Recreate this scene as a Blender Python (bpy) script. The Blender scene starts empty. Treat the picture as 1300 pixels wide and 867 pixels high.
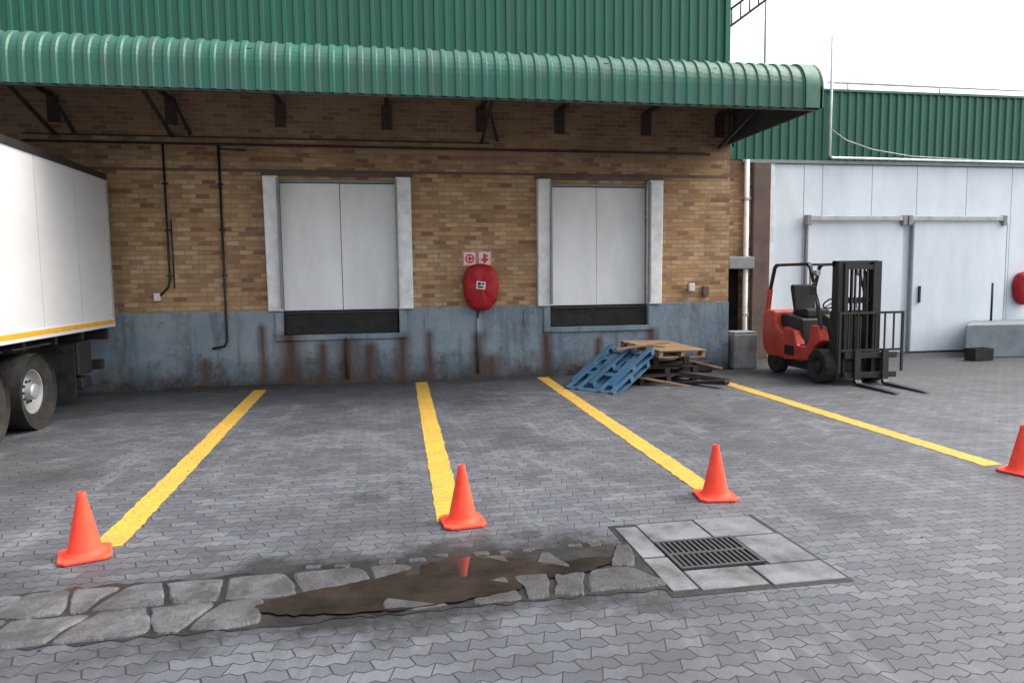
import bpy, math, random
from mathutils import Vector, Matrix
random.seed(7)
scene=bpy.context.scene
# ------------------------------------------------------------------ helpers
def root(name,loc):
    e=bpy.data.objects.new(name,None); e.location=loc; e.empty_display_size=.3
    scene.collection.objects.link(e); return e
def mesh(name,verts,faces,mat,parent=None,smooth=False,bevel=0,seg=2,autosm=False):
    me=bpy.data.meshes.new(name); me.from_pydata([tuple(v) for v in verts],[],faces); me.validate(); me.update()
    ob=bpy.data.objects.new(name,me); scene.collection.objects.link(ob)
    mats=mat if isinstance(mat,list) else [mat]
    for m in mats: me.materials.append(m)
    if smooth:
        for p in me.polygons: p.use_smooth=True
    if bevel:
        b=ob.modifiers.new('bevel','BEVEL'); b.width=bevel; b.segments=seg; b.limit_method='ANGLE'; b.angle_limit=math.radians(35)
    if parent is not None:
        ob.parent=parent; ob.matrix_parent_inverse=Matrix.Translation(-Vector(parent.location))
    return ob
CF=[(0,3,2,1),(4,5,6,7),(0,1,5,4),(1,2,6,5),(2,3,7,6),(3,0,4,7)]
def box(name,x0,x1,y0,y1,z0,z1,mat,parent=None,bevel=0,M=None,seg=2):
    v=[Vector(p) for p in [(x0,y0,z0),(x1,y0,z0),(x1,y1,z0),(x0,y1,z0),(x0,y0,z1),(x1,y0,z1),(x1,y1,z1),(x0,y1,z1)]]
    if M is not None: v=[M@p for p in v]
    return mesh(name,v,CF,mat,parent,bevel=bevel,seg=seg)
def boxes(name,lst,mat,parent=None,bevel=0,M=None):
    V=[];F=[]
    for (x0,x1,y0,y1,z0,z1) in lst:
        n=len(V)
        v=[Vector(p) for p in [(x0,y0,z0),(x1,y0,z0),(x1,y1,z0),(x0,y1,z0),(x0,y0,z1),(x1,y0,z1),(x1,y1,z1),(x0,y1,z1)]]
        if M is not None: v=[M@p for p in v]
        V+=v; F+=[tuple(i+n for i in f) for f in CF]
    return mesh(name,V,F,mat,parent,bevel=bevel)
def tube(name,pts,r,mat,parent=None,seg=10,square=False):
    """swept tube along a polyline"""
    pts=[Vector(p) for p in pts]; V=[];F=[]
    if square: seg=4
    for i,p in enumerate(pts):
        if i==0: d=pts[1]-p
        elif i==len(pts)-1: d=p-pts[i-1]
        else: d=(pts[i+1]-p).normalized()+(p-pts[i-1]).normalized()
        d.normalize()
        up=Vector((0,0,1)) if abs(d.z)<.9 else Vector((0,1,0))
        a=d.cross(up).normalized(); b=a.cross(d).normalized()
        for k in range(seg):
            t=2*math.pi*(k+(.5 if square else 0))/seg
            V.append(p+(a*math.cos(t)+b*math.sin(t))*r)
    for i in range(len(pts)-1):
        for k in range(seg):
            F.append((i*seg+k,i*seg+(k+1)%seg,(i+1)*seg+(k+1)%seg,(i+1)*seg+k))
    F.append(tuple(range(seg-1,-1,-1))); F.append(tuple((len(pts)-1)*seg+k for k in range(seg)))
    return mesh(name,V,F,mat,parent,smooth=not square)
def lathe(name,prof,c,axis,mat,parent=None,seg=40,smooth=True):
    V=[];F=[];c=Vector(c)
    for (r,a) in prof:
        for k in range(seg):
            t=2*math.pi*k/seg; s,co=math.sin(t)*r,math.cos(t)*r
            V.append(c+(Vector((a,s,co)) if axis=='X' else Vector((s,a,co)) if axis=='Y' else Vector((co,s,a))))
    for i in range(len(prof)-1):
        for k in range(seg): F.append((i*seg+k,i*seg+(k+1)%seg,(i+1)*seg+(k+1)%seg,(i+1)*seg+k))
    ob=mesh(name,V,F,mat,parent)
    if smooth:
        for p in ob.data.polygons: p.use_smooth=True
        try: ob.data.set_sharp_from_angle(angle=math.radians(40))
        except Exception: pass
    return ob
def extr(name,prof,x0,x1,mat,parent=None,bevel=0,seg=2):
    """(y,z) profile extruded along X"""
    n=len(prof); V=[(x0,y,z) for y,z in prof]+[(x1,y,z) for y,z in prof]
    F=[tuple(range(n)),tuple(range(2*n-1,n-1,-1))]+[(i,i+n,(i+1)%n+n,(i+1)%n) for i in range(n)]
    return mesh(name,V,F,mat,parent,bevel=bevel,seg=seg)
# ------------------------------------------------------------------ materials
class NT:
    def __init__(s,name):
        s.m=bpy.data.materials.new(name); s.m.use_nodes=True; s.t=s.m.node_tree; s.t.nodes.clear()
        s.out=s.n('ShaderNodeOutputMaterial'); s.b=s.n('ShaderNodeBsdfPrincipled'); s.l(s.b.outputs[0],s.out.inputs[0])
        s.tc=s.n('ShaderNodeTexCoord').outputs['Object']
    def n(s,t,**k):
        nd=s.t.nodes.new(t)
        for a,v in k.items(): setattr(nd,a,v)
        return nd
    def l(s,a,b): s.t.links.new(a,b)
    def math(s,op,a,b=None,c=None):
        nd=s.n('ShaderNodeMath',operation=op)
        for i,v in enumerate((a,b,c)):
            if v is None: continue
            if isinstance(v,(int,float)): nd.inputs[i].default_value=v
            else: s.l(v,nd.inputs[i])
        return nd.outputs[0]
    def noise(s,scale,detail=5,rough=.6,vec=None,stretch=None):
        nd=s.n('ShaderNodeTexNoise'); nd.inputs['Scale'].default_value=scale; nd.inputs['Detail'].default_value=min(detail,4); nd.inputs['Roughness'].default_value=rough
        v=vec or s.tc
        if stretch:
            mp=s.n('ShaderNodeMapping'); mp.inputs['Scale'].default_value=stretch; s.l(v,mp.inputs[0]); v=mp.outputs[0]
        s.l(v,nd.inputs['Vector']); return nd.outputs['Fac']
    def ramp(s,f,stops):
        nd=s.n('ShaderNodeValToRGB'); e=nd.color_ramp.elements
        while len(e)<len(stops): e.new(.5)
        for i,(p,c) in enumerate(stops):
            e[i].position=p; e[i].color=(c,c,c,1) if isinstance(c,(int,float)) else (*c,1)
        s.l(f,nd.inputs[0]); return nd.outputs[0]
    def mix(s,f,a,b,mode='MIX'):
        nd=s.n('ShaderNodeMix',data_type='RGBA',blend_type=mode)
        for i,v in ((0,f),(6,a),(7,b)):
            if isinstance(v,(int,float)): nd.inputs[i].default_value=v if i==0 else (v,v,v,1)
            elif isinstance(v,tuple): nd.inputs[i].default_value=(*v,1)
            else: s.l(v,nd.inputs[i])
        return nd.outputs[2]
    def sep(s):
        nd=s.n('ShaderNodeSeparateXYZ'); s.l(s.tc,nd.inputs[0]); return nd.outputs
    def comb(s,x,y,z=0):
        nd=s.n('ShaderNodeCombineXYZ')
        for i,v in enumerate((x,y,z)):
            if isinstance(v,(int,float)): nd.inputs[i].default_value=v
            else: s.l(v,nd.inputs[i])
        return nd.outputs[0]
    def bump(s,h,dist=.01,strength=.6):
        nd=s.n('ShaderNodeBump'); nd.inputs['Distance'].default_value=dist; nd.inputs['Strength'].default_value=strength
        s.l(h,nd.inputs['Height']); s.l(nd.outputs[0],s.b.inputs['Normal'])
    def fin(s,col=None,rough=.7,metal=0,spec=.4):
        if col is not None:
            if isinstance(col,tuple): s.b.inputs['Base Color'].default_value=(*col,1)
            else: s.l(col,s.b.inputs['Base Color'])
        if isinstance(rough,(int,float)): s.b.inputs['Roughness'].default_value=rough
        else: s.l(rough,s.b.inputs['Roughness'])
        s.b.inputs['Metallic'].default_value=metal; s.b.inputs['Specular IOR Level'].default_value=spec
        return s.m
def plain(name,col,rough=.6,metal=0,dirt=.35,scale=6,bump=0,spec=.4,dirtcol=None,stretch=None):
    s=NT(name); n1=s.noise(scale,4,.65,stretch=stretch); f=s.ramp(n1,[(.38,0),(.72,1)])
    dc=dirtcol or tuple(c*.45 for c in col)
    c=s.mix(s.math('MULTIPLY',f,dirt),col,dc)
    if bump: s.bump(s.noise(scale*12,3),bump,.5)
    r=s.ramp(n1,[(.3,max(0,rough-.08)),(.8,min(1,rough+.15))])
    return s.fin(c,r,metal,spec)
def mapr(s,v,a,b,c=0,d=1):
    mr=s.n('ShaderNodeMapRange'); s.l(v,mr.inputs[0])
    for i,q in enumerate((a,b,c,d)): mr.inputs[i+1].default_value=q
    return mr.outputs[0]
def brick(name,axis=0,dark=1.0):
    s=NT(name); X=s.sep(); u=X[axis]; z=X[2]
    vec=s.comb(u,z,0)
    b=s.n('ShaderNodeTexBrick'); s.l(vec,b.inputs['Vector']); b.inputs['Scale'].default_value=1
    b.inputs['Brick Width'].default_value=.23; b.inputs['Row Height'].default_value=.082
    b.inputs['Mortar Size'].default_value=.0075; b.inputs['Mortar Smooth'].default_value=.15
    b.inputs['Color1'].default_value=(0,0,0,1); b.inputs['Color2'].default_value=(1,1,1,1); b.inputs['Mortar'].default_value=(.5,.5,.5,1)
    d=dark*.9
    col=s.ramp(b.outputs['Color'],[(0,(.25*d,.125*d,.07*d)),(.10,(.38*d,.205*d,.10*d)),(.4,(.52*d,.315*d,.145*d)),(.65,(.58*d,.37*d,.18*d)),(.85,(.61*d,.42*d,.22*d)),(1,(.64*d,.47*d,.29*d))])
    n=s.noise(1.2,4,.65); col=s.mix(s.ramp(n,[(.38,0),(.75,.5)]),col,(.20,.115,.065))
    fine=s.noise(40,3,.7); col=s.mix(s.ramp(fine,[(.4,0),(.75,.45)]),col,(.17,.095,.06))
    g=mapr(s,s.math('MULTIPLY_ADD',n,.8,z),4.25,5.0,0,.62)   # canopy shade painted into the upper brick courses
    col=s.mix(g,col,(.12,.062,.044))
    stk=s.noise(2.4,4,.7,stretch=(1,1,.12)); col=s.mix(s.math('MULTIPLY',s.ramp(stk,[(.56,0),(.72,.5)]),1),col,(.12,.08,.055))
    mort=s.mix(n,(.34,.29,.24),(.15,.12,.10))
    col=s.mix(b.outputs['Fac'],col,mort)
    h=s.math('ADD',s.math('SUBTRACT',1,b.outputs['Fac']),s.math('MULTIPLY',fine,.35))
    s.bump(h,.012,.7)
    return s.fin(col,.85,0,.25)
def paver_nodes(s,m=.0046):
    X=s.sep(); x,y=X[0],X[1]
    px=s.math('PINGPONG',x,.05); yy=s.math('MULTIPLY_ADD',px,.50,y)
    py=s.math('PINGPONG',yy,.10); xx=s.math('MULTIPLY_ADD',py,.32,x)
    wb=s.noise(9,1,.5); yy=s.math('MULTIPLY_ADD',wb,.014,yy)
    b=s.n('ShaderNodeTexBrick'); s.l(s.comb(xx,yy,0),b.inputs['Vector']); b.inputs['Scale'].default_value=1
    b.inputs['Brick Width'].default_value=.20; b.inputs['Row Height'].default_value=.10
    b.inputs['Mortar Size'].default_value=m; b.inputs['Mortar Smooth'].default_value=.5
    b.inputs['Color1'].default_value=(0,0,0,1); b.inputs['Color2'].default_value=(1,1,1,1); b.inputs['Mortar'].default_value=(.5,.5,.5,1)
    return b
def ground_mat():
    s=NT('interlocking_pavers'); b=paver_nodes(s); X=s.sep()
    col=s.ramp(b.outputs['Color'],[(0,(.078,.087,.104)),(.5,(.108,.119,.138)),(1,(.146,.158,.178))])
    fine=s.noise(75,2,.75); big=s.noise(.33,4,.62); mid=s.noise(1.7,4,.75)
    col=s.mix(s.ramp(fine,[(.35,0),(.75,.6)]),col,(.048,.052,.060))
    col=s.mix(s.ramp(mid,[(.43,0),(.70,.6)]),col,(.046,.049,.057))
    col=s.mix(s.ramp(big,[(.45,0),(.62,.62)]),col,(.048,.051,.059))
    sc=s.noise(3.1,4,.7,stretch=(1,.25,1)); col=s.mix(s.ramp(sc,[(.55,0),(.73,.42)]),col,(.21,.22,.235))
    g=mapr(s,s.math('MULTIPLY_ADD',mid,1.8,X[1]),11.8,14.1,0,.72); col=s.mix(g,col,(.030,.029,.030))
    g2=s.math('MULTIPLY',mapr(s,s.math('MULTIPLY_ADD',mid,1.5,X[0]),6.6,8.0,0,.5),mapr(s,s.math('MULTIPLY_ADD',mid,1.5,X[1]),9.2,11.2,0,1)); col=s.mix(g2,col,(.042,.044,.048))  # shadow near the forklift and cold store painted into the paving colour
    # oil drips
    for (ox,oy,orad,st) in ((-.25,6.2,.22,.7),(.1,6.6,.16,.6),(1.55,7.9,.35,.5),(4.2,8.6,.4,.55),(-1.0,9.5,.5,.5),(6.9,7.4,.35,.45),(-3.4,7.6,.45,.5),(3.5,4.9,.25,.45),(1.2,10.8,.6,.5)):
        cx=s.math('SUBTRACT',X[0],ox); cy=s.math('SUBTRACT',X[1],oy)
        d=s.math('SQRT',s.math('ADD',s.math('MULTIPLY',cx,cx),s.math('MULTIPLY',cy,cy)))
        m=mapr(s,s.math('MULTIPLY_ADD',mid,-.6,d),orad*.4-.35,orad*1.5-.3,st,0); col=s.mix(m,col,(.024,.024,.027))
    # black wet dirt round the broken channel
    dy=s.math('ABSOLUTE',s.math('SUBTRACT',X[1],4.38))
    w=mapr(s,s.math('MULTIPLY_ADD',mid,-1.1,dy),-.16,.20,.97,0)
    w=s.math('MULTIPLY',w,mapr(s,s.math('MULTIPLY_ADD',mid,.4,X[0]),1.75,2.3,1,0)); w=s.math('MULTIPLY',w,mapr(s,X[0],-1.8,-.5,.4,1)); col=s.mix(w,col,(.014,.014,.015))
    jf=s.math('MULTIPLY',b.outputs['Fac'],.9)
    col=s.mix(jf,col,(.022,.022,.023))
    s.bump(s.math('ADD',s.math('SUBTRACT',1,b.outputs['Fac']),s.math('MULTIPLY',fine,.3)),.009,.85)
    return s.fin(col,s.ramp(mid,[(.3,.78),(.7,.55)]),0,.4)
def yellow_mat():
    s=NT('yellow_road_paint'); b=paver_nodes(s,.0035); n=s.noise(2.2,4,.7); f=s.noise(28,4,.75)
    col=s.mix(s.ramp(n,[(.35,0),(.7,.65)]),(.57,.345,.040),(.36,.24,.055))
    col=s.mix(s.ramp(f,[(.53,0),(.67,.85)]),col,(.14,.13,.105))
    col=s.mix(s.math('MULTIPLY',b.outputs['Fac'],.6),col,(.11,.085,.035))
    s.bump(s.math('SUBTRACT',1,b.outputs['Fac']),.005,.5)
    return s.fin(col,.65,0,.35)
def dado_mat():
    s=NT('painted_plaster_dado'); X=s.sep(); z=X[2]
    n=s.noise(1.1,4,.7); f=s.noise(9,4,.75); st=s.noise(3.6,4,.7,stretch=(1,1,.14))
    col=s.mix(s.ramp(n,[(.38,0),(.62,1)]),(.15,.21,.26),(.23,.275,.315))
    col=s.mix(s.ramp(st,[(.50,0),(.68,.7)]),col,(.075,.085,.095))
    col=s.mix(s.ramp(f,[(.60,0),(.68,.55)]),col,(.32,.33,.335))
    f2=s.noise(3.5,4,.8); col=s.mix(s.ramp(f2,[(.58,0),(.65,.6)]),col,(.10,.105,.11))
    low=mapr(s,s.math('MULTIPLY_ADD',f2,-.9,z),-.45,.14,.95,0); col=s.mix(low,col,(.035,.032,.030))
    def rust(xc,w,z1):
        d=s.math('ABSOLUTE',s.math('SUBTRACT',X[0],xc)); a=mapr(s,s.math('MULTIPLY_ADD',st,-w*1.6,d),-w*.75,w*.9,.97,0)
        return s.math('MULTIPLY',a,mapr(s,s.math('MULTIPLY_ADD',f,.1,z),z1-.08,z1+.05,1,0))
    for xc,w,z1 in ((-1.72,.24,1.05),(-1.15,.12,.85),(-.72,.20,.9),(-.32,.14,.8),(.30,.14,.95),(.8,.09,1.0),(1.72,.12,.95),(1.98,.15,.5),(3.05,.10,.9),(4.1,.08,.8),(5.2,.12,.95),(-3.2,.09,.6),(-2.2,.08,1.2)):
        col=s.mix(rust(xc,w,z1),col,(.062,.034,.024))
    s.bump(s.math('ADD',f,s.math('MULTIPLY',n,.5)),.012,.6)
    return s.fin(col,.62,0,.35)
M_ground=ground_mat(); M_yel=yellow_mat(); M_dado=dado_mat()
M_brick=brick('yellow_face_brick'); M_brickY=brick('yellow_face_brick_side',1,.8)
M_green=plain('green_painted_steel',(.018,.125,.080),.45,0,.6,1.6,dirtcol=(.04,.09,.07),stretch=(3,1,.35))
M_green2=plain('green_canopy_paint',(.022,.128,.084),.45,0,.85,1.5,dirtcol=(.05,.092,.075),stretch=(2,1,.5))
M_greenlt=plain('faded_green_flashing',(.06,.175,.125),.5,0,.6,3)
M_white=plain('white_door_panel',(.80,.82,.84),.5,0,.45,1.3,dirtcol=(.52,.53,.53),stretch=(1.6,1,.5))
M_whitef=plain('white_painted_frame',(.80,.82,.84),.45,0,.5,4,dirtcol=(.36,.35,.34))
M_insul=plain('white_insulated_panel',(.72,.78,.83),.45,0,.5,.9,dirtcol=(.46,.52,.57),stretch=(1.5,1,.6))
M_trail=plain('white_trailer_panel',(.56,.575,.60),.45,0,.5,.8,dirtcol=(.42,.435,.455),stretch=(1,.5,1))
M_black=plain('black_rubber',(.012,.012,.013),.75,0,.6,5,dirtcol=(.05,.048,.045),spec=.3)
M_tyre=plain('tyre_rubber',(.016,.016,.016),.8,0,.7,8,dirtcol=(.05,.047,.044),spec=.3)
M_steel=plain('dark_painted_steel',(.016,.017,.019),.5,0,.5,7,dirtcol=(.042,.034,.028))
M_rust=plain('rusty_dark_steel',(.04,.030,.025),.7,.2,.6,5,dirtcol=(.08,.04,.02))
M_galv=plain('galvanised_steel',(.42,.43,.44),.5,.5,.5,6)
M_grey=plain('grey_painted_metal',(.25,.27,.28),.55,0,.4,5)
M_conc=plain('weathered_concrete',(.26,.26,.26),.88,0,.8,4,.006,.25,(.10,.098,.095))
def slab_mat():
    s=NT('worn_stone_slab'); X=s.sep(); n=s.noise(4,4,.75); f=s.noise(55,3,.7); m2=s.noise(1.3,3,.6)
    col=s.mix(s.ramp(n,[(.36,0),(.60,1)]),(.125,.132,.146),(.060,.060,.063))
    col=s.mix(s.ramp(f,[(.4,0),(.7,.6)]),col,(.038,.038,.040))
    w=mapr(s,s.math('MULTIPLY_ADD',m2,1.5,X[0]),-.4,.5,0,.6); col=s.mix(w,col,(.036,.033,.031))
    s.bump(s.math('ADD',s.math('MULTIPLY',f,.5),n),.018,.85)
    return s.fin(col,s.ramp(n,[(.3,.75),(.6,.5)]),0,.35)
M_slab=slab_mat()
M_apron=plain('concrete_apron',(.165,.172,.187),.85,0,1.0,3,.008,.3,(.060,.062,.066))
M_wetd=plain('wet_dirt',(.012,.011,.011),.45,0,.6,6,.01,.5,(.034,.031,.028))
M_red=plain('red_forklift_paint',(.58,.065,.038),.42,0,.7,4,dirtcol=(.25,.04,.03))
M_hose=plain('red_vinyl_cover',(.40,.010,.018),.55,0,.6,5,dirtcol=(.17,.01,.012),spec=.3)
M_signr=plain('red_sign_paint',(.62,.03,.03),.5,0,.3,12)
M_signw=plain('white_sign_plate',(.72,.66,.62),.5,0,.3,12)
M_cone=plain('fluorescent_orange_plastic',(1.0,.085,.045),.6,0,.5,11,dirtcol=(.62,.06,.04),spec=.18)
M_blue=plain('blue_pallet_paint',(.020,.10,.20),.75,0,.9,9,.004,.3,(.08,.11,.135))
M_wood=plain('pallet_timber',(.25,.165,.10),.85,0,.75,7,.004,.2,(.10,.07,.045),stretch=(.4,3,3))
M_woodd=plain('old_dark_timber',(.045,.038,.034),.85,0,.6,7,.004,.2)
M_brown=plain('brown_pier_paint',(.15,.105,.09),.75,0,.7,2.5,.006,.3,(.08,.065,.06))
M_ystrip=plain('yellow_reflective_strip',(.68,.36,.02),.4,0,.4,9)
M_roof=plain('roof_sheet_grey',(.35,.36,.36),.5,0,.4,1)
M_dkint=plain('soffit_underside',(.05,.055,.05),.7,0,.4,2)
M_debris=plain('grit_and_leaves',(.06,.05,.042),.9,0,.6,9)
s=NT('puddle_water'); s.bump(s.noise(5,2),.002,.08); s.b.inputs['IOR'].default_value=1.5
wn=s.noise(3,3); M_water=s.fin(s.ramp(wn,[(.35,(.034,.028,.024)),(.65,(.017,.015,.013))]),.015,0,1.0)
# ------------------------------------------------------------------ ground
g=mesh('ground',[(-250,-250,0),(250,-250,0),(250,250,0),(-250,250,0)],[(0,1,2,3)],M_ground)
for (xa,ya,xb,yb) in ((-2.03,5.42,-2.20,12.93),(.465,5.45,.62,13.15),(2.785,5.70,2.935,13.2),(5.88,5.93,5.95,13.15)):
    w=.108; V=[];F=[];N=120
    for i in range(N+1):
        t=i/N; x=xa+(xb-xa)*t; y=ya+(yb-ya)*t
        V+=[(x-w+random.uniform(-.010,.008),y,.004),(x+w+random.uniform(-.008,.010),y,.004)]
        if i: F.append((2*i-2,2*i-1,2*i+1,2*i))
    mesh('parking_bay_line',V,F,M_yel)
# drainage channel
dc=root('drainage_channel',(-1.2,4.33,0))
bp=[]
for i in range(90): bp.append((-5.2+6.86*i/89,3.955+random.uniform(-.035,.02),.004))
for i in range(90):
    x=1.66-6.86*i/89; bp.append((x,4.70+random.uniform(-.03,.045)+(.06 if -.6<x<1.5 else 0),.004))
mesh('channel_bed',bp,[tuple(range(len(bp)))],M_wetd,dc)
out=[(-.74,4.10),(-.55,4.03),(-.30,4.00),(.0,3.98),(.3,4.01),(.55,4.05),(.75,4.10),(.86,4.18),(1.05,4.24),(1.25,4.29),(1.45,4.38),(1.47,4.47),(1.3,4.50),(1.1,4.46),(.93,4.50),(.8,4.60),(.5,4.66),(.25,4.63),(.1,4.54),(-.1,4.44),(-.3,4.39),(-.5,4.34),(-.7,4.27),(-.80,4.18)]
def in_puddle(x,y):
    r=False
    for i in range(len(out)):
        (x1,y1),(x2,y2)=out[i],out[i-1]
        if (y1>y)!=(y2>y) and x<(x2-x1)*(y-y1)/(y2-y1)+x1: r=not r
    return r
V=[];F=[]
def slab(poly,z,tilt=1):
    q=[]
    for i,(x,y) in enumerate(poly):
        x2,y2=poly[(i+1)%len(poly)]
        for k in range(4):
            t=k/4; a=.012; q.append((x+(x2-x)*t+random.uniform(-a,a),y+(y2-y)*t+random.uniform(-a,a)))
    q=[((q[i-1][0]+3*q[i][0]+q[(i+1)%len(q)][0])/5,(q[i-1][1]+3*q[i][1]+q[(i+1)%len(q)][1])/5) for i in range(len(q))]
    poly=q
    cx=sum(p[0] for p in poly)/len(poly); cy=sum(p[1] for p in poly)/len(poly)
    n=len(V); k=len(poly); tx,ty=random.uniform(-.025,.025)*tilt,random.uniform(-.05,.05)*tilt
    for x,y in poly: V.append((x,y,.002))
    for x,y in poly: V.append((cx+(x-cx)*.975,cy+(y-cy)*.965,z-.007))
    for x,y in poly: V.append((cx+(x-cx)*.90,cy+(y-cy)*.86,z+tx*(x-cx)+ty*(y-cy)))
    F.append(tuple(n+2*k+i for i in range(k)))
    for a in (0,1):
        for i in range(k): F.append((n+a*k+i,n+a*k+(i+1)%k,n+(a+1)*k+(i+1)%k,n+(a+1)*k+i))
for row,(ya,yb) in enumerate(((3.98,4.30),(4.325,4.655))):
    x=-5.1+row*.2; sh=random.uniform(-.08,.08)
    while x<1.5:
        w=random.choice([.18,.24,.32,.38,.44])*random.uniform(.85,1.1); x2=min(x+w,1.63); s2=random.uniform(-.08,.08); gp=random.uniform(.006,.018)
        mc=((x+x2)/2,(ya+yb)/2)
        j=lambda a=.020: random.uniform(-a,a)
        poly=[(x+sh+gp,ya+j()),((x+x2)/2,ya-.01+j()),(x2+s2-gp,ya+j()),(x2-gp+s2*.1+j(),(ya+yb)/2),(x2-s2-gp,yb+j()),((x+x2)/2,yb+.01+j()),(x-sh+gp,yb+j()),(x+gp+j(),(ya+yb)/2)]
        low=in_puddle(mc[0],mc[1])
        if low:
            if random.random()<.45: slab(poly,.0135,.6)
        elif random.random()<.96: slab(poly,.014+random.uniform(0,.008))
        x=x2; sh=s2
for k in range(13):
    x=-.5+k*.16+random.uniform(-.03,.03); y=4.725+random.uniform(-.02,.03); w=random.uniform(.045,.07); h_=random.uniform(.025,.045)
    if k%4==2: continue
    slab([(x-w,y-h_),(x+w*.9,y-h_*1.1),(x+w,y+h_*.8),(x-w*.8,y+h_)],.012)
mesh('stone_slabs',V,F,M_slab,dc)
pp=[]
for i,(x,y) in enumerate(out):
    x2,y2=out[(i+1)%len(out)]
    for k in range(5):
        t=k/5; pp.append((x+(x2-x)*t+random.uniform(-.012,.012),y+(y2-y)*t+random.uniform(-.012,.012),.0155))
mesh('puddle',pp,[tuple(range(len(pp)))],M_water)
# storm drain
sd=root('storm_drain',(2.2,4.43,0))
blk=[]
mesh('drain_dark_sheet',[(1.84,4.18,.006),(2.43,4.18,.006),(2.43,4.65,.006),(1.84,4.65,.006)],[(0,1,2,3)],M_black,sd)  # flat black sheet under the grate, painted dark in place of a shaded recess
mesh('joint_dirt',[(1.63,3.83,.003),(2.83,3.82,.003),(2.83,5.09,.003),(1.63,5.07,.003)],[(0,1,2,3)],M_wetd,sd)
for b in ((1.66,1.83,3.90,4.395),(1.665,1.83,4.42,5.0),(1.84,2.295,4.67,5.04),(2.312,2.78,4.672,5.06),(2.45,2.80,4.165,4.655),(2.305,2.80,3.86,4.145),(1.845,2.285,3.88,4.165)):
    blk.append((*b,-.02,.009+random.uniform(0,.006)))
boxes('concrete_surround',blk,M_apron,sd,bevel=.006)
gr=[(1.84,2.43,4.175,4.20,.008,.022),(1.84,2.43,4.63,4.655,.008,.022),(1.84,1.865,4.20,4.63,.008,.022),(2.405,2.43,4.20,4.63,.008,.022),(1.865,2.405,4.40,4.43,.008,.021)]
x=1.885
while x<2.40:
    gr.append((x,x+.017,4.20,4.40,.008,.019)); gr.append((x,x+.017,4.43,4.63,.008,.019)); x+=.040
boxes('cast_iron_grate',gr,plain('cast_iron',(.06,.062,.068),.6,.3,.5,9),sd)
# ------------------------------------------------------------------ cones
def cone(x,y,rot):
    r=root('traffic_cone',(x,y,0)); c=(x,y,0)
    M=Matrix.Translation((x,y,0))@Matrix.Rotation(rot,4,'Z')
    a=.165;cc=.045; P=[(a-cc,-a),(a,-a+cc),(a,a-cc),(a-cc,a),(-a+cc,a),(-a,a-cc),(-a,-a+cc),(-a+cc,-a)]
    n=8; V=[M@Vector((p[0],p[1],.004)) for p in P]+[M@Vector((p[0],p[1],.026)) for p in P]
    mesh('base',V,[tuple(range(n-1,-1,-1)),tuple(range(n,2*n))]+[(i,(i+1)%n,(i+1)%n+n,i+n) for i in range(n)],M_cone,r,bevel=.006)
    lathe('cone_body',[(.135,.024),(.128,.036),(.112,.045),(.106,.06),(.030,.425),(.029,.45),(.024,.458),(.019,.456),(.017,.40)],c,'Z',M_cone,r)
for a in ((-2.12,5.28,.35),(.55,5.40,.1),(2.76,5.58,-.15),(5.92,5.66,.3)): cone(*a)
# ------------------------------------------------------------------ corrugated sheet
def corr(name,path,x0,x1,pitch,d,mat,parent,axis=0):
    xs=[];x=x0
    while x<x1-1e-4:
        for f,o in ((0,0),(.52,0),(.62,1),(.9,1)):
            q=x+f*pitch
            if q<x1: xs.append((q,o))
        x+=pitch
    xs.append((x1,0))
    V=[];F=[];n=len(path)
    for q,o in xs:
        for (y,z,ny,nz) in path:
            p=(q,y+ny*d*o,z+nz*d*o)
            V.append(p if axis==0 else (p[1],p[0],p[2]))
    for i in range(len(xs)-1):
        for k in range(n-1): F.append((i*n+k,i*n+k+1,(i+1)*n+k+1,(i+1)*n+k))
    return mesh(name,V,F,mat,parent)
# ------------------------------------------------------------------ warehouse
wh=root('warehouse_building',(-4,13.4,0)); D=13.4; XL=-16; XR=6.85
def facade(name,x0,x1,z0,z1,y,holes,depth,mat,parent):
    xs=sorted({x0,x1,*[h[0] for h in holes],*[h[1] for h in holes]}); zs=sorted({z0,z1,*[h[2] for h in holes if h[2]>z0],*[h[3] for h in holes if h[3]<z1]})
    V=[];F=[]
    def q(*p):
        n=len(V); V.extend(p); F.append((n,n+1,n+2,n+3))
    for i in range(len(xs)-1):
        for k in range(len(zs)-1):
            a,b,c,d=xs[i],xs[i+1],zs[k],zs[k+1]; mx,mz=(a+b)/2,(c+d)/2
            if any(h[0]<mx<h[1] and h[2]<mz<h[3] for h in holes): continue
            q((a,y,c),(b,y,c),(b,y,d),(a,y,d))
    for a,b,c,d in holes:
        c=max(c,z0); d=min(d,z1)
        q((a,y,c),(a,y,d),(a,y+depth,d),(a,y+depth,c)); q((b,y,c),(b,y+depth,c),(b,y+depth,d),(b,y,d))
        if d<z1: q((a,y,d),(b,y,d),(b,y+depth,d),(a,y+depth,d))
        if c>z0: q((a,y,c),(a,y+depth,c),(b,y+depth,c),(b,y,c))
    return mesh(name,V,F,mat,parent)
doors=[(-1.82,.25,.92,3.72),(3.14,5.12,.95,3.70)]
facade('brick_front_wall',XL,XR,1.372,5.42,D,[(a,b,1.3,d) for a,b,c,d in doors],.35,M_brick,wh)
facade('painted_dado_wall',XL,XR-.001,-.05,1.372,D-.03,[(a,b,c,1.4) for a,b,c,d in doors],.38,M_dado,wh)
for xa,xb in ((XL,doors[0][0]),(doors[0][1],doors[1][0]),(doors[1][1],XR)):
    mesh('dado_ledge',[(xa,D-.03,1.372),(xb,D-.03,1.372),(xb,D,1.372),(xa,D,1.372)],[(0,1,2,3)],M_dado,wh)
mesh('side_wall_lower',[(XR,D,0),(XR,30,0),(XR,30,5.42),(XR,D,5.42)],[(0,1,2,3)],M_brickY,wh)
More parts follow.
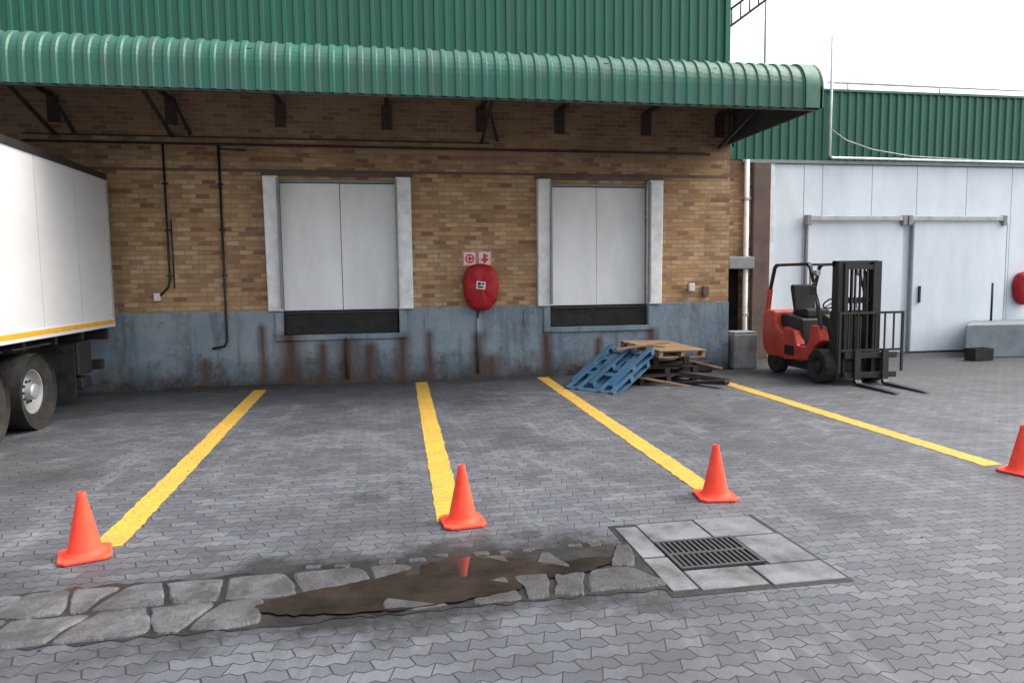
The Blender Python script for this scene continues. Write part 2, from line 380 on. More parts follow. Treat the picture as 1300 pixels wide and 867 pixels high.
mesh('side_wall_dado',[(XR+.003,D-.03,0),(XR+.003,15,0),(XR+.003,15,1.372),(XR+.003,D-.03,1.372)],[(0,1,2,3)],M_dado,wh)
corr('upper_cladding',[(D+.02,5.38,-1,0),(D+.02,9.6,-1,0)],XL,6.76,.19,.032,M_green,wh)
box('corner_flashing',6.70,6.80,D-.04,D+.10,5.45,9.62,M_green,wh)
corr('side_cladding',[(6.77,5.38,1,0),(6.77,9.6,1,0)],D+.1,30,.19,.03,M_green,wh,axis=1)
mesh('roof',[(XL,D,9.6),(6.78,D,9.6),(6.78,21,11),(XL,21,11),(6.78,30,9.6),(XL,30,9.6)],[(0,1,2,3),(3,2,4,5)],M_roof,wh)
mesh('back_and_left_walls',[(XL,D,0),(XL,30,0),(XL,30,9.6),(XL,D,9.6),(XR,30,0),(6.77,30,9.6)],[(0,3,2,1),(1,4,5,2)],M_green,wh)
for i,(a,b,c,d) in enumerate(doors):
    zb=1.36; m=(a+b)/2+(-.02 if i else .02)
    box('door_leaf_a',a+.005,m-.006,D+.10,D+.16,zb,d-.06,M_white,wh,bevel=.006)
    box('door_leaf_b',m+.006,b-.005,D+.115,D+.175,zb,d-.06,M_white,wh,bevel=.006)
    box('door_back',a-.05,b+.05,D+.20,D+.24,.6,d+.05,M_black,wh)
    box('dock_leveller_lip',a+.02,b-.02,D+.02,D+.09,c+.01,zb-.03,M_black,wh,bevel=.01)
    box('leveller_hinge',a+.02,b-.02,D-.005,D+.05,zb-.06,zb-.02,M_steel,wh,bevel=.004)
    box('door_head_strip',a,b,D+.03,D+.10,d-.05,d-.002,M_grey,wh)
    for sx,px0,px1 in ((-1,a-.25,a+.004),(1,b-.004,b+.27)):
        V=[(px0,D-.10,1.36),(px1,D-.10,1.36),(px1,D+.05,1.36),(px0,D+.05,1.36),(px0,D-.16,3.76),(px1,D-.16,3.76),(px1,D+.05,3.76),(px0,D+.05,3.76)]
        mesh('side_cushion',V,CF,M_whitef,wh,bevel=.018)
        e=px1 if sx<0 else px0
        box('cushion_edge_seal',e-.02,e+.02,D-.178,D-.10,1.40,3.72,M_grey,wh,bevel=.004)
    box('lintel_plate',a-.28,b+.30,D-.05,D+.02,3.765,3.83,M_brown,wh)
    boxes('sill_surround',[(a-.14,b+.14,D-.075,D-.028,c-.10,c-.003),(a-.14,a-.004,D-.073,D-.028,c-.003,1.33),(b+.004,b+.14,D-.073,D-.028,c-.003,1.33)],M_dado,wh,bevel=.01)
box('lintel_band',-16,6.80,D-.016,D+.01,3.835,3.885,M_brown,wh)
tube('conduit_upper',[(-5.9,D-.03,4.30),(6.4,D-.03,4.29)],.020,M_rust,wh)
tube('conduit_upper_b',[(-5.9,D-.03,4.42),(2.0,D-.03,4.41)],.012,M_rust,wh)
tube('conduit_a',[(-3.71,D-.03,4.30),(-3.71,D-.03,1.95),(-3.74,D-.03,1.82),(-3.9,D-.03,1.66)],.019,M_steel,wh)
tube('conduit_a2',[(-3.64,D-.03,3.0),(-3.64,D-.03,1.8)],.012,M_steel,wh)
tube('conduit_b',[(-2.80,D-.03,4.28),(-2.80,D-.05,1.40),(-2.80,D-.07,.85),(-2.84,D-.07,.76),(-3.05,D-.07,.72)],.022,M_steel,wh)
tube('conduit_b_top',[(-2.80,D-.03,4.22),(-2.35,D-.03,4.2)],.015,M_steel,wh)
for z in (2.0,2.8,3.6): 
    boxes('conduit_clip',[(-2.85,-2.75,D-.035,D,z,z+.03),(-3.76,-3.66,D-.035,D,z,z+.03)],M_steel,wh)
box('socket_box',-3.98,-3.88,D-.08,D,1.58,1.72,M_signw,wh,bevel=.01)
box('socket_box',5.98,6.10,D-.07,D,1.60,1.76,M_signw,wh,bevel=.01)
box('socket_box',6.28,6.40,D-.07,D,1.50,1.70,M_brown,wh,bevel=.01)
tube('dado_pipe',[(1.72,D-.06,1.30),(1.72,D-.06,.12)],.028,M_dado,wh)
tube('dado_pipe_b',[(-.72,D-.06,.85),(-.72,D-.06,.10)],.03,M_rust,wh)
boxes('vent_plate',[(.72,.80,D-.05,D,1.0,1.3),(2.62,2.70,D-.05,D,1.0,1.3)],M_dado,wh)
# canopy
can=root('loading_canopy',(-4,11.9,4.9))
path=[]
Rr=.42; yf=10.40; zt=5.24
path.append((yf,4.50,-1,0)); path.append((yf,zt-Rr,-1,0))
for k in range(1,9):
    a=math.pi/2*k/8; path.append((yf+Rr-Rr*math.cos(a),zt-Rr+Rr*math.sin(a),-math.cos(a),math.sin(a)))
path.append((D+.02,zt+.16,0,1))
corr('canopy_sheeting',path,-16,6.60,.195,.024,M_green2,can)
strip=[(y+ny*.034,z+nz*.034) for y,z,ny,nz in path]
V=[];F=[]
for y,z in strip: V+=[(6.56,y,z),(6.86,y,z)]
for i in range(len(strip)-1): F.append((2*i,2*i+1,2*i+3,2*i+2))
mesh('end_flashing',V,F,M_greenlt,can,smooth=True)
pr=[(y,z) for y,z in strip]+[(D+.02,4.50)]
extr('end_panel',pr,6.80,6.84,M_dkint,can)
mesh('end_panel_skin',[(6.845,y,z) for y,z in pr],[tuple(range(len(pr)))],M_green2,can)
box('canopy_edge_angle',-16,6.80,yf+.006,yf+.06,4.47,4.52,M_steel,can)
for y,z in ((10.9,5.12),(11.8,5.16),(12.7,5.22)):
    box('purlin',-16,6.79,y-.03,y+.03,z-.06,z+.06,M_steel,can)
for x in (-7.2,-5.4,-3.55,-1.74,.12,1.85,3.35,5.08,6.6):
    box('bracket_arm',x-.035,x+.035,yf+.08,D,5.02,5.08,M_steel,can)
    box('bracket_plate',x-.09,x+.09,D-.05,D-.002,4.62,5.05,M_rust,can)
    if x in (-3.55,1.85,-5.4,6.6):
        tube('bracket_strut',[(x,yf+.95,5.02),(x,D-.02,4.42)],.035,M_steel,can,square=True)
        tube('bracket_brace',[(x+.12,D-.3,4.98),(x+.30,D-.03,4.45)],.03,M_steel,can,square=True)
# ------------------------------------------------------------------ cold store
cs=root('cold_store_building',(12,15.1,0)); E=15.1
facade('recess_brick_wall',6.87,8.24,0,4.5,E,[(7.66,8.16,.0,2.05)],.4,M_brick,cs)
box('recess_dark',7.5,8.3,E+.38,E+.42,0,2.2,M_black,cs)
box('recess_hood',7.60,8.22,E-.25,E-.005,2.05,2.32,M_grey,cs,bevel=.02)
box('brick_pier',8.25,8.66,E-.12,E+.1,0,4.42,M_brown,cs,bevel=.01)
xs=[8.70,9.55,10.02,11.30,12.49,13.84,15.1,16.4,17.7,19,20.3,22]
for i in range(len(xs)-1):
    box('insulated_panel',xs[i]+.006,xs[i+1]-.006,E,E+.10,0,4.42,M_insul,cs,bevel=.008)
box('panel_backing',8.68,22,E+.02,E+.06,0,4.43,M_grey,cs)
box('panel_edge_trim',8.68,8.80,E-.03,E-.002,0,4.42,M_whitef,cs)
box('head_flashing',8.0,22,E-.06,E+.1,4.43,4.50,M_grey,cs)
corr('wall_cladding',[(E-.02,4.50,-1,0),(E-.02,6.05,-1,0)],6.9,22,.21,.035,M_green,cs)
box('parapet_capping',6.9,22,E-.08,E+.12,6.05,6.10,M_greenlt,cs)
mesh('roof',[(6.9,E,6.04),(22,E,6.04),(22,30,5.9),(6.9,30,5.9)],[(0,1,2,3)],M_roof,cs)
mesh('far_walls',[(22,E,0),(22,30,0),(22,30,5.9),(22,E,6.04),(6.9,30,0),(6.9,30,5.9)],[(0,1,2,3),(1,4,5,2)],M_green,cs)
box('sliding_door_leaf',9.62,12.08,E-.10,E-.01,.03,3.10,M_insul,cs,bevel=.015)
box('sliding_door_leaf_b',12.36,14.90,E-.12,E-.01,.03,3.10,M_insul,cs,bevel=.015)
for a,b in ((9.56,12.08),(12.18,14.80)):
    box('door_rail',a,b,E-.19,E-.06,3.13,3.24,M_galv,cs,bevel=.01)
    box('rail_end',a-.03,a+.08,E-.20,E-.05,3.03,3.26,M_grey,cs,bevel=.01); box('rail_end',b-.08,b+.03,E-.20,E-.05,3.03,3.26,M_grey,cs,bevel=.01)
box('door_handle',12.52,12.56,E-.17,E-.12,1.2,1.6,M_steel,cs)
boxes('door_edge_seal',[(12.33,12.36,E-.11,E,.03,3.08),(14.90,14.93,E-.11,E,.03,3.08),(9.59,9.62,E-.09,E,.03,3.08)],M_grey,cs)
tube('wall_pipe',[(10.10,E-.12,7.25),(10.10,E-.12,4.62),(10.16,E-.12,4.56),(22,E-.12,4.50)],.03,M_whitef,cs)
tube('roof_rail',[(10.1,E,6.26),(22,E,6.22)],.022,M_whitef,cs)
for x in (10.6,13,15.4,18): tube('rail_post',[(x,E,6.08),(x,E,6.25)],.018,M_whitef,cs)
tube('slack_cable',[(10.1,E-.14,5.2),(10.5,E-.14,4.95),(11.2,E-.14,4.75),(12.2,E-.14,4.62),(14,E-.14,4.56)],.012,M_galv,cs)
tube('lightning_rod',[(8.80,15.6,5.8),(8.80,15.6,9.5)],.022,M_galv,cs)
dp=root('rain_downpipe',(8.15,14.95,0))
tube('pipe',[(8.08,E-.10,4.48),(8.08,E-.10,.75),(8.10,E-.12,.05)],.055,M_whitef,dp)
boxes('pipe_bracket',[(8.01,8.15,E-.17,E-.0,z,z+.04) for z in (1.0,2.3,3.6)],M_galv,dp)
lf=root('roof_access_ladder',(7.3,14.6,8.0))
for yy in (14.3,14.9):
    tube('stringer',[(6.8,yy,6.75),(8.6,yy,8.05)],.035,M_steel,lf,square=True)
    tube('handrail',[(6.8,yy,7.10),(8.6,yy,8.40)],.02,M_steel,lf)
for k in range(9):
    t=(k+.5)/9; tube('rung',[(6.8+1.8*t,14.3,6.75+1.3*t),(6.8+1.8*t,14.9,6.75+1.3*t)],.02,M_steel,lf)
    tube('baluster',[(6.8+1.8*t,14.3,6.75+1.3*t),(6.8+1.8*t,14.3,7.10+1.3*t)],.015,M_steel,lf)
pl=root('concrete_platform',(14.5,14.2,0))
V=[(12.75,13.75,0),(18,13.1,0),(18,15.0,0),(14.0,14.95,0),(12.75,13.75,.74),(18,13.1,.74),(18,15.0,.74),(14.0,14.95,.74)]
mesh('platform_block',V,CF,plain('grey_platform_concrete',(.22,.255,.28),.8,0,.7,2.5,.006,.3,(.12,.135,.145)),pl,bevel=.02)
tube('platform_post',[(14.3,14.7,.72),(14.3,14.7,1.65)],.025,M_steel,pl)
boxes('black_crate',[(12.45,12.90,13.15,13.45,.01,.07),(12.45,12.48,13.15,13.45,.07,.27),(12.87,12.90,13.15,13.45,.07,.27),(12.48,12.87,13.15,13.18,.07,.27),(12.48,12.87,13.42,13.45,.07,.27)],M_black,None)
def hose(name,x,z,y,w,h):
    r=root(name,(x,y,z)); V=[];F=[]; rings=[(.80,0),(1.0,.03),(1.02,.10),(1.0,.17),(.92,.22),(.74,.245),(.4,.262),(0.02,.27)]; N=48
    for sc,d in rings:
        for k in range(N):
            t=2*math.pi*k/N; c,s_=math.cos(t),math.sin(t); e=.75
            px=abs(c)**e*math.copysign(1,c)*w/2*sc; pz=abs(s_)**e*math.copysign(1,s_)*h/2*sc
            if s_<0: px*=1-.12*abs(s_)
            wr=.012*math.sin(t*9)+.010*math.sin(t*17+1)
            V.append((x+px*(1+wr),y-d+.008*math.sin(5*t)*(1 if sc<.95 else 0),z+pz*(1+wr)))
    for i in range(len(rings)-1):
        for k in range(N): F.append((i*N+k,i*N+(k+1)%N,(i+1)*N+(k+1)%N,(i+1)*N+k))
    F.append(tuple((len(rings)-1)*N+k for k in range(N)))
    mesh('vinyl_cover',V,F,M_hose,r,smooth=True)
    return r
hr=hose('fire_hose_reel',1.78,1.74,D-.02,.66,.86)
M=Matrix.Translation((1.76,D-.300,1.78))@Matrix.Rotation(math.radians(8),4,'Y')
box('label',-.085,.085,0,.006,-.07,.07,M_signw,hr,M=M)
boxes('label_print',[(-.06,.0,-.003,0,.0,.05),(.015,.06,-.003,0,.01,.05),(-.06,.05,-.003,0,-.05,-.015)],M_steel,hr,M=M)
tube('cover_strap',[(1.50,D-.235,1.50),(1.78,D-.262,1.47),(2.06,D-.235,1.50)],.012,M_black,hr)
tube('hose_tail',[(1.74,D-.12,1.36),(1.72,D-.08,1.2),(1.72,D-.05,1.05)],.018,M_black,hr)
hose('fire_hose_reel',15.5,1.50,E-.02,.6,.8)
def sign(x0,kind):
    r=root('fire_safety_sign',(x0+.13,D-.02,2.28)); w=.265
    box('plate',x0,x0+w,D-.022,D-.008,2.14,2.42,M_signw,r,bevel=.004)
    y=D-.0255; cx=x0+w/2; cz=2.28
    boxes('border',[(x0+.008,x0+w-.008,y,y+.003,2.148,2.16),(x0+.008,x0+w-.008,y,y+.003,2.40,2.412),(x0+.008,x0+.02,y,y+.003,2.16,2.40),(x0+w-.02,x0+w-.008,y,y+.003,2.16,2.40)],M_signr,r)
    if kind:
        lathe('reel_symbol',[(.088,0),(.058,-.001)],(cx,y,cz),'Y',M_signr,r,seg=28)
        lathe('reel_hub',[(.035,0),(.001,-.001)],(cx,y,cz),'Y',M_signr,r,seg=20)
        boxes('spokes',[(cx-.08,cx+.08,y-.001,y,cz-.008,cz+.008),(cx-.008,cx+.008,y-.0012,y+.0002,cz-.08,cz+.08)],M_signr,r)
    else:
        P=[(-.03,.09),(.03,.09),(.03,0),(.085,0),(0,-.095),(-.085,0),(-.03,0)]
        mesh('arrow_symbol',[(cx+a,y-.001,cz+b) for a,b in P],[tuple(range(7))],M_signr,r)
        mesh('flame_symbol',[(cx+.05+a*.5,y-.0015,cz+.05+b*.5) for a,b in ((-.03,-.04),(.03,-.04),(.05,.02),(.01,.06),(0,.02),(-.04,.03))],[tuple(range(6))],M_signr,r)
sign(1.46,True); sign(1.745,False)
# ------------------------------------------------------------------ trailer
tr=root('semi_trailer',(-5.75,6.9,0)); tx0,tx1=-7.05,-4.5; ty0,ty1=.6,12.9
box('box_body',tx0,tx1,ty0,ty1,1.30,3.64,M_trail,tr,bevel=.02)
boxes('top_rail',[(tx1-.05,tx1+.025,ty0,ty1+.02,3.60,3.70),(tx0-.025,tx0+.05,ty0,ty1+.02,3.60,3.70),(tx0+.05,tx1-.05,ty1-.03,ty1+.02,3.60,3.695)],M_steel,tr,bevel=.008)
box('bottom_rail',tx1-.05,tx1+.02,ty0,ty1+.015,1.18,1.32,M_trail,tr,bevel=.008)
box('bottom_rail_b',tx0-.02,tx0+.05,ty0,ty1+.015,1.18,1.32,M_trail,tr,bevel=.008)
box('reflective_strip',tx1+.018,tx1+.024,ty0+.1,ty1-.02,1.235,1.30,M_ystrip,tr)
box('corner_post',tx1-.06,tx1+.022,ty1-.03,ty1+.03,1.32,3.60,M_galv,tr,bevel=.006)
for k in range(1,10):
    y=ty0+k*1.23; box('panel_joint',tx1,tx1+.0025,y-.0025,y+.0025,1.33,3.59,M_galv,tr)
boxes('chassis',[(-6.4,-6.25,ty0+.3,12.7,.85,1.2),(-5.3,-5.15,ty0+.3,12.7,.85,1.2)]+[(tx0+.1,tx1-.08,y,y+.08,1.05,1.18) for y in [1+.9*i for i in range(13)]],M_steel,tr)
box('rear_bumper',tx0+.15,tx1-.10,12.55,12.68,.50,.66,M_steel,tr,bevel=.01)
boxes('bumper_brackets',[(-6.4,-6.28,12.5,12.6,.6,.9),(-5.28,-5.16,12.5,12.6,.6,.9)],M_steel,tr)
boxes('mud_flap',[(-5.0,-4.56,11.42,11.45,.22,1.0),(-7.0,-6.56,11.42,11.45,.22,1.0)],M_black,tr)
boxes('side_box',[(-5.05,-4.62,11.75,12.25,.50,1.02),(-5.0,-4.6,11.80,12.15,.28,.46)],M_steel,tr,bevel=.03)
boxes('tail_light_bar',[(tx0+.1,tx1-.05,12.72,12.80,.98,1.16)],M_steel,tr,bevel=.01)
boxes('tail_light',[(-4.85,-4.6,12.795,12.815,1.02,1.12)],M_hose,tr)
boxes('mudguard',[(-5.05,-4.56,9.70,10.72,1.075,1.10),(-5.05,-4.56,8.45,9.45,1.075,1.10)],M_steel,tr)
def truckwheel(cx,cy,sgn):
    c=(cx,cy,.50); w=.30
    pf=[(.29,0),(.30,-.02),(.44,-.03),(.485,-.05),(.50,-.09),(.50,.21),(.485,.25),(.44,.27),(.30,.28)]
    pf=[(r,sgn*-1*a) for r,a in pf]
    lathe('tyre',pf,c,'X',M_tyre,tr)
    for q in (-.12,-.165,-.21): lathe('tread_groove',[(.502,sgn*q),(.502,sgn*(q+.012))],c,'X',M_black,tr)
    lathe('rim',[(.295,sgn*.005),(.275,sgn*.0),(.265,-sgn*.03),(.25,-sgn*.09),(.20,-sgn*.10),(.17,-sgn*.06),(.15,-sgn*.055),(.11,-sgn*.05),(.105,sgn*.03),(.09,sgn*.045),(.001,sgn*.05)],c,'X',M_galv,tr)
    for k in range(10):
        t=2*math.pi*k/10; lathe('wheel_nut',[(.016,0),(.016,sgn*.03),(.001,sgn*.032)],(cx-sgn*.06,cy+.14*math.cos(t),.5+.14*math.sin(t)),'X',M_steel,tr,seg=6)
for cy in (10.2,8.95,7.7):
    truckwheel(-4.60,cy,1); truckwheel(-4.96,cy,1); truckwheel(-6.95,cy,-1); truckwheel(-6.59,cy,-1)
    tube('axle',[(-6.8,cy,.5),(-4.8,cy,.5)],.07,M_steel,tr)
for x in (-6.5,-5.05):
    box('landing_leg',x-.07,x+.07,2.9,3.04,.1,1.15,M_steel,tr); box('landing_foot',x-.15,x+.15,2.82,3.12,0.005,.06,M_steel,tr)
# ------------------------------------------------------------------ forklift (faces -Y)
fk=root('forklift',(8.02,12.0,0)); fx0,fx1=7.46,8.58; fc=8.02
extr('counterweight',[(12.35,.32),(12.95,.30),(13.12,.42),(13.20,.72),(13.17,1.12),(13.05,1.22),(12.75,1.20),(12.70,.92),(12.45,.80),(12.35,.66)],fx0+.02,fx1-.02,M_red,fk,bevel=.05,seg=3)
for xa,xb,nm in ((fx0+.02,fx0+.20,'side_frame_near'),(fx1-.20,fx1-.02,'side_frame_far')):
    extr(nm,[(11.50,.36),(12.38,.30),(12.38,.92),(12.05,.86),(11.95,.60),(11.62,.60),(11.52,1.0),(11.30,1.0),(11.22,.74),(11.42,.62)],xa,xb,M_red,fk,bevel=.02)
extr('engine_hood',[(11.98,.60),(12.70,.62),(12.76,1.12),(12.60,1.16),(12.02,1.08)],fx0+.16,fx1-.16,M_steel,fk,bevel=.03)
box('floor_plate',fx0+.1,fx1-.1,11.30,12.0,.56,.62,M_black,fk)
extr('dash_cowl',[(11.22,.55),(11.30,1.15),(11.42,1.20),(11.52,1.05),(11.45,.55)],fx0+.2,fx1-.2,M_steel,fk,bevel=.02)
box('step',fx0-.01,fx0+.20,11.62,11.98,.30,.34,M_black,fk,bevel=.01)
box('side_vent',fx0+.012,fx0+.03,12.02,12.34,.40,.58,M_black,fk,bevel=.005)
box('front_axle_housing',fx0+.2,fx1-.2,11.05,11.5,.18,.55,M_steel,fk,bevel=.03)
box('underframe',fx0+.12,fx1-.12,11.4,12.9,.16,.36,M_steel,fk,bevel=.02)
extr('seat_cushion',[(12.08,1.10),(12.10,1.24),(12.20,1.27),(12.58,1.23),(12.60,1.10)],fc-.24,fc+.24,M_black,fk,bevel=.03)
extr('seat_back',[(12.52,1.20),(12.58,1.20),(12.72,1.66),(12.68,1.72),(12.60,1.70)],fc-.23,fc+.23,M_black,fk,bevel=.03)
tube('steering_column',[(fc,11.42,1.1),(fc,11.68,1.36)],.03,M_black,fk)
Ms=Matrix.Translation((fc,11.70,1.38))@Matrix.Rotation(math.radians(-38),4,'X')
tube('steering_wheel',[Ms@Vector((.16*math.cos(t*math.pi/12),.16*math.sin(t*math.pi/12),0)) for t in range(25)],.014,M_black,fk,seg=8)
for k in range(3):
    t=k*2.094; tube('steering_spoke',[Ms@Vector((0,0,0)),Ms@Vector((.16*math.cos(t),.16*math.sin(t),0))],.01,M_black,fk,seg=6)
for k in range(3): tube('lever',[(fc+.25+.05*k,11.46,1.1),(fc+.25+.05*k,11.50,1.38)],.01,M_black,fk)
for x in (fx0+.08,fx1-.08):
    tube('guard_post_front',[(x,11.30,.95),(x,11.40,1.35),(x,11.66,2.04),(x,11.74,2.09)],.038,M_steel,fk,square=True)
    tube('guard_post_rear',[(x,12.99,1.62),(x,12.84,2.04),(x,12.76,2.09)],.038,M_steel,fk,square=True)
    tube('guard_post_rear_base',[(x,13.08,1.15),(x,12.99,1.62)],.052,M_red,fk,square=True)
    tube('guard_rail',[(x,11.70,2.09),(x,12.78,2.09)],.038,M_steel,fk,square=True)
for y in [11.74+.145*i for i in range(8)]:
    box('guard_slat',fx0+.08,fx1-.08,y-.018,y+.018,2.07,2.10,M_steel,fk)
for x in (fx0+.14,fx1-.14):
    lathe('headlamp',[(.001,-.05),(.05,-.05),(.055,-.01),(.055,.04),(.02,.06)],(x,11.55,1.93),'Y',M_galv,fk,seg=20)
tube('mirror_arm',[(fx0+.1,11.55,1.75),(fx0+.02,11.5,1.72)],.01,M_steel,fk)
box('mirror',fx0-.03,fx0+.1,11.48,11.50,1.55,1.70,M_steel,fk,bevel=.01)
tube('exhaust',[(fx1-.2,12.9,1.1),(fx1-.2,12.95,2.0)],.03,M_galv,fk)
my=11.0
for s_,x in ((1,fc-.36),(-1,fc+.36)):
    boxes('outer_mast_channel',[(x-.05,x+.05,my+.10,my+.12,.10,2.12),(x-.05,x+.05,my-.06,my-.04,.10,2.12),(min(x-.05*s_,x-.035*s_),max(x-.05*s_,x-.035*s_),my-.04,my+.10,.10,2.12)],M_steel,fk)
    x2=x+s_*.085
    boxes('inner_mast_channel',[(x2-.035,x2+.035,my+.06,my+.08,.12,2.10),(x2-.035,x2+.035,my-.09,my-.07,.12,2.10),(x2-.012,x2+.003,my-.07,my+.06,.12,2.10)],M_steel,fk)
    tube('lift_cylinder',[(x2+s_*.06,my+.10,.15),(x2+s_*.06,my+.10,1.95)],.036,M_steel,fk)
    tube('lift_chain',[(x2+s_*.13,my-.05,.4),(x2+s_*.13,my-.05,2.0)],.018,M_rust,fk,square=True)
boxes('mast_crossbar',[(fc-.41,fc+.41,my+.03,my+.13,2.04,2.13),(fc-.30,fc+.30,my-.08,my+.0,1.98,2.06),(fc-.41,fc+.41,my+.121,my+.16,1.15,1.27),(fc-.30,fc+.30,my+.0,my+.06,1.40,1.5),(fc-.41,fc+.41,my+.121,my+.16,.15,.3)],M_steel,fk)
for dx in (-.13,-.05,.04,.12): tube('hydraulic_hose',[(fc+dx,my+.0,.5),(fc+dx,my+.0,2.0)],.020,M_black,fk)
tube('tilt_cylinder',[(fx0+.24,my+.15,.72),(fx0+.24,11.9,.66)],.035,M_steel,fk)
kc=8.19; cy0=my-.17
boxes('fork_carriage',[(kc-.50,kc+.50,cy0,cy0+.05,.12,.22),(kc-.50,kc+.50,cy0,cy0+.05,.46,.56),(kc-.28,kc-.22,cy0+.05,cy0+.12,.14,.54),(kc+.22,kc+.28,cy0+.05,cy0+.12,.14,.54)],M_steel,fk,bevel=.005)
lb=[(kc-.62,kc-.58,cy0,cy0+.03,.22,1.26),(kc+.58,kc+.62,cy0,cy0+.03,.22,1.26),(kc-.58,kc+.58,cy0+.001,cy0+.029,1.22,1.26),(kc-.58,kc+.58,cy0+.001,cy0+.029,.58,.62)]
for k in range(1,7): 
    x=kc-.6+1.2*k/7; lb.append((x-.012,x+.012,cy0+.004,cy0+.026,.62,1.22))
boxes('load_backrest',lb,M_steel,fk)
for x in (7.91,8.44):
    extr('fork',[(cy0-.005,.62),(cy0-.045,.62),(cy0-.05,.10),(cy0-.09,.055),(9.84,.030),(9.80,.022),(9.84,.018),(cy0-.04,.018),(cy0-.005,.05)],x-.055,x+.055,M_steel,fk)
def fwheel(x,y,r,w,sgn):
    c=(x,y,r)
    lathe('tyre',[(r*.55,0),(r*.60,sgn*.01),(r*.93,sgn*.012),(r,-sgn*.02),(r,-sgn*(w-.02)),(r*.93,-sgn*w),(r*.5,-sgn*w)],c,'X',M_tyre,fk,seg=36)
    lathe('rim',[(r*.57,0),(r*.52,-sgn*.02),(r*.48,-sgn*.06),(r*.3,-sgn*.05),(r*.28,-sgn*.0),(.001,sgn*.01)],c,'X',M_rust,fk,seg=30)
    for k in range(16):
        t=2*math.pi*k/16; M=Matrix.Translation(c)@Matrix.Rotation(t,4,'X'); box('tread_lug',min(-sgn*.01,-sgn*(w-.01)),max(-sgn*.01,-sgn*(w-.01)),-.018,.018,r-.004,r+.004,M_tyre,fk,M=M)
fwheel(7.44,11.24,.30,.22,-1); fwheel(8.60,11.24,.30,.22,1)
fwheel(7.50,12.72,.255,.17,-1); fwheel(8.54,12.72,.255,.17,1)
# ------------------------------------------------------------------ pallets
def pallet(M,mat,L=1.2,W=1.0,nt=7,miss=(),bw=.045,flip=False):
    loc=M.translation.copy(); r=root('wooden_pallet',loc)
    if flip: M=M@Matrix.Translation((0,0,.142))@Matrix.Rotation(math.pi,4,'X')
    tb=[]
    for k in range(nt):
        if k in miss: continue
        y=-W/2+.05+(W-.1)*k/(nt-1); tb.append((-L/2+random.uniform(-.01,.01),L/2+random.uniform(-.01,.01),y-bw+random.uniform(-.008,.008),y+bw,.122,.142))
    boxes('top_boards',tb,mat,r,M=M,bevel=.002)
    boxes('stringer_boards',[(x-.05,x+.05,-W/2,W/2,.100,.1215) for x in (-L/2+.05,0,L/2-.05)],mat,r,M=M)
    boxes('blocks',[(x-.048,x+.048,y-.05,y+.05,.0205,.0998) for x in (-L/2+.05,0,L/2-.05) for y in (-W/2+.05,0,W/2-.05)],mat,r,M=M)
    boxes('bottom_boards',[(-L/2,L/2,y-.05,y+.05,0,.020) for y in (-W/2+.05,0,W/2-.05)],mat,r,M=M)
def RM(x,y,z,rz=0,rx=0,ry=0):
    return Matrix.Translation((x,y,z))@Matrix.Rotation(math.radians(rz),4,'Z')@Matrix.Rotation(math.radians(ry),4,'Y')@Matrix.Rotation(math.radians(rx),4,'X')
pallet(RM(4.85,12.35,.005,12),M_woodd)
pallet(RM(4.90,12.38,.150,4),M_woodd)
pallet(RM(4.80,12.40,.310,-8,ry=-3),M_woodd,miss=(3,))
pallet(RM(5.02,12.35,.50,24,rx=6,ry=3),M_wood,bw=.058)
pallet(RM(3.92,11.85,.27,30,ry=-28),M_blue,flip=True)
pallet(RM(3.78,11.72,.12,38,ry=-22),M_blue,nt=5,miss=(2,))
lb=root('loose_timber',(5.3,11.6,0))
box('plank',-.6,.6,-.07,.07,0,.05,M_woodd,lb,M=RM(5.35,11.55,.02,-60,ry=-8))
box('plank_b',-.5,.5,-.05,.05,0,.03,M_wood,lb,M=RM(4.75,11.65,.05,-20,ry=10))
box('plank_c',-.45,.45,-.09,.09,0,.09,M_woodd,lb,M=RM(5.55,11.75,.06,-35,ry=6))
box('plank_d',-.55,.55,-.05,.05,0,.025,M_wood,lb,M=RM(4.5,12.0,.66,12,ry=-4))
box('plank_e',-.5,.5,-.045,.045,0,.025,M_wood,lb,M=RM(5.5,12.0,.34,-15,ry=14))
boxes('black_crate',[(6.0,6.35,13.0,13.25,.005,.22)],M_black,None,bevel=.03)
cb=root('concrete_block',(7.2,13.5,0))
box('block',6.93,7.46,13.28,13.75,0,.72,M_conc,cb,bevel=.03)
box('block_cap',6.95,7.44,13.30,13.73,.723,.76,M_grey,cb,bevel=.01)
V=[];F=[]
for _ in range(620):
    if random.random()<.65: x=random.uniform(-4.4,6.6); y=13.33-abs(random.gauss(0,.14))
    elif random.random()<.5: x=random.uniform(-4,1.6); y=random.gauss(4.33,.35)
    else: x=random.uniform(-4,9); y=random.uniform(3,13)
    s_=random.uniform(.004,.016); n=len(V); a=random.uniform(0,6.28)
    for k in range(3):
        t=a+k*2.09+random.uniform(-.3,.3); V.append((x+s_*math.cos(t),y+s_*math.sin(t),.005))
    V.append((x,y,.005+s_*.6)); F+=[(n,n+1,n+3),(n+1,n+2,n+3),(n+2,n,n+3),(n,n+2,n+1)]
mesh('ground_debris',V,F,M_debris)
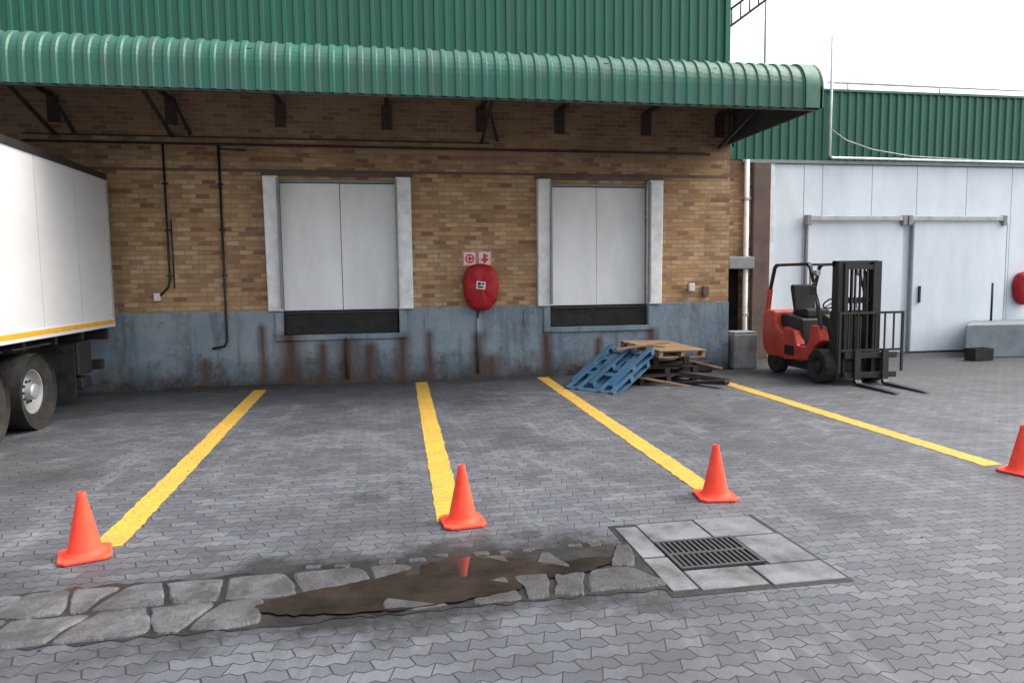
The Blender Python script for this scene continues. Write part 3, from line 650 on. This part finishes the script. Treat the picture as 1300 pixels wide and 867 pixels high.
boxes('dirt_strip_kerb',[(-3.8,-1.6,13.10,13.36,-.02,.035)],M_woodd,None,bevel=.02)
# ------------------------------------------------------------------ camera
ph=math.atan(80/900.); th=math.radians(10.1); rl=.0125
r0=Vector((math.cos(th),-math.sin(th),0)); fw=Vector((math.sin(th),math.cos(th),0)); Z=Vector((0,0,1))
f0=fw*math.cos(ph)-Z*math.sin(ph); u0=fw*math.sin(ph)+Z*math.cos(ph)
eu=(r0-u0*rl).normalized(); ev=(u0+r0*rl).normalized()
cam=bpy.data.cameras.new('camera'); co=bpy.data.objects.new('camera',cam); scene.collection.objects.link(co)
Mx=Matrix((eu,ev,-f0)).transposed().to_4x4(); Mx.translation=(0,0,1.9); co.matrix_world=Mx
cam.sensor_width=36; cam.lens=900/1300*36; cam.clip_end=1000; cam.clip_start=.05
scene.camera=co
# ------------------------------------------------------------------ light
el,az=48,92
w=bpy.data.worlds.new('World'); scene.world=w; w.use_nodes=True; nt=w.node_tree
bg=nt.nodes['Background']; sk=nt.nodes.new('ShaderNodeTexSky'); sk.sky_type='NISHITA'; sk.sun_disc=False
sk.sun_elevation=math.radians(el); sk.sun_rotation=math.radians(az); sk.dust_density=7; sk.air_density=1.3; sk.ozone_density=1
hs=nt.nodes.new('ShaderNodeHueSaturation'); hs.inputs['Saturation'].default_value=.55; hs.inputs['Value'].default_value=2.65
nt.links.new(sk.outputs[0],hs.inputs['Color']); nt.links.new(hs.outputs[0],bg.inputs[0]); bg.inputs[1].default_value=.15
sl=bpy.data.lights.new('sun','SUN'); sl.energy=.5; sl.angle=math.radians(40); sl.color=(1,.97,.93)
so=bpy.data.objects.new('sun',sl); scene.collection.objects.link(so)
a=math.radians(az); e=math.radians(el); dirv=Vector((math.sin(a)*math.cos(e),math.cos(a)*math.cos(e),math.sin(e)))
so.rotation_euler=dirv.to_track_quat('Z','Y').to_euler(); so.location=(10,-10,20)
scene.view_settings.view_transform='Standard'; scene.view_settings.look='None'; scene.view_settings.exposure=0
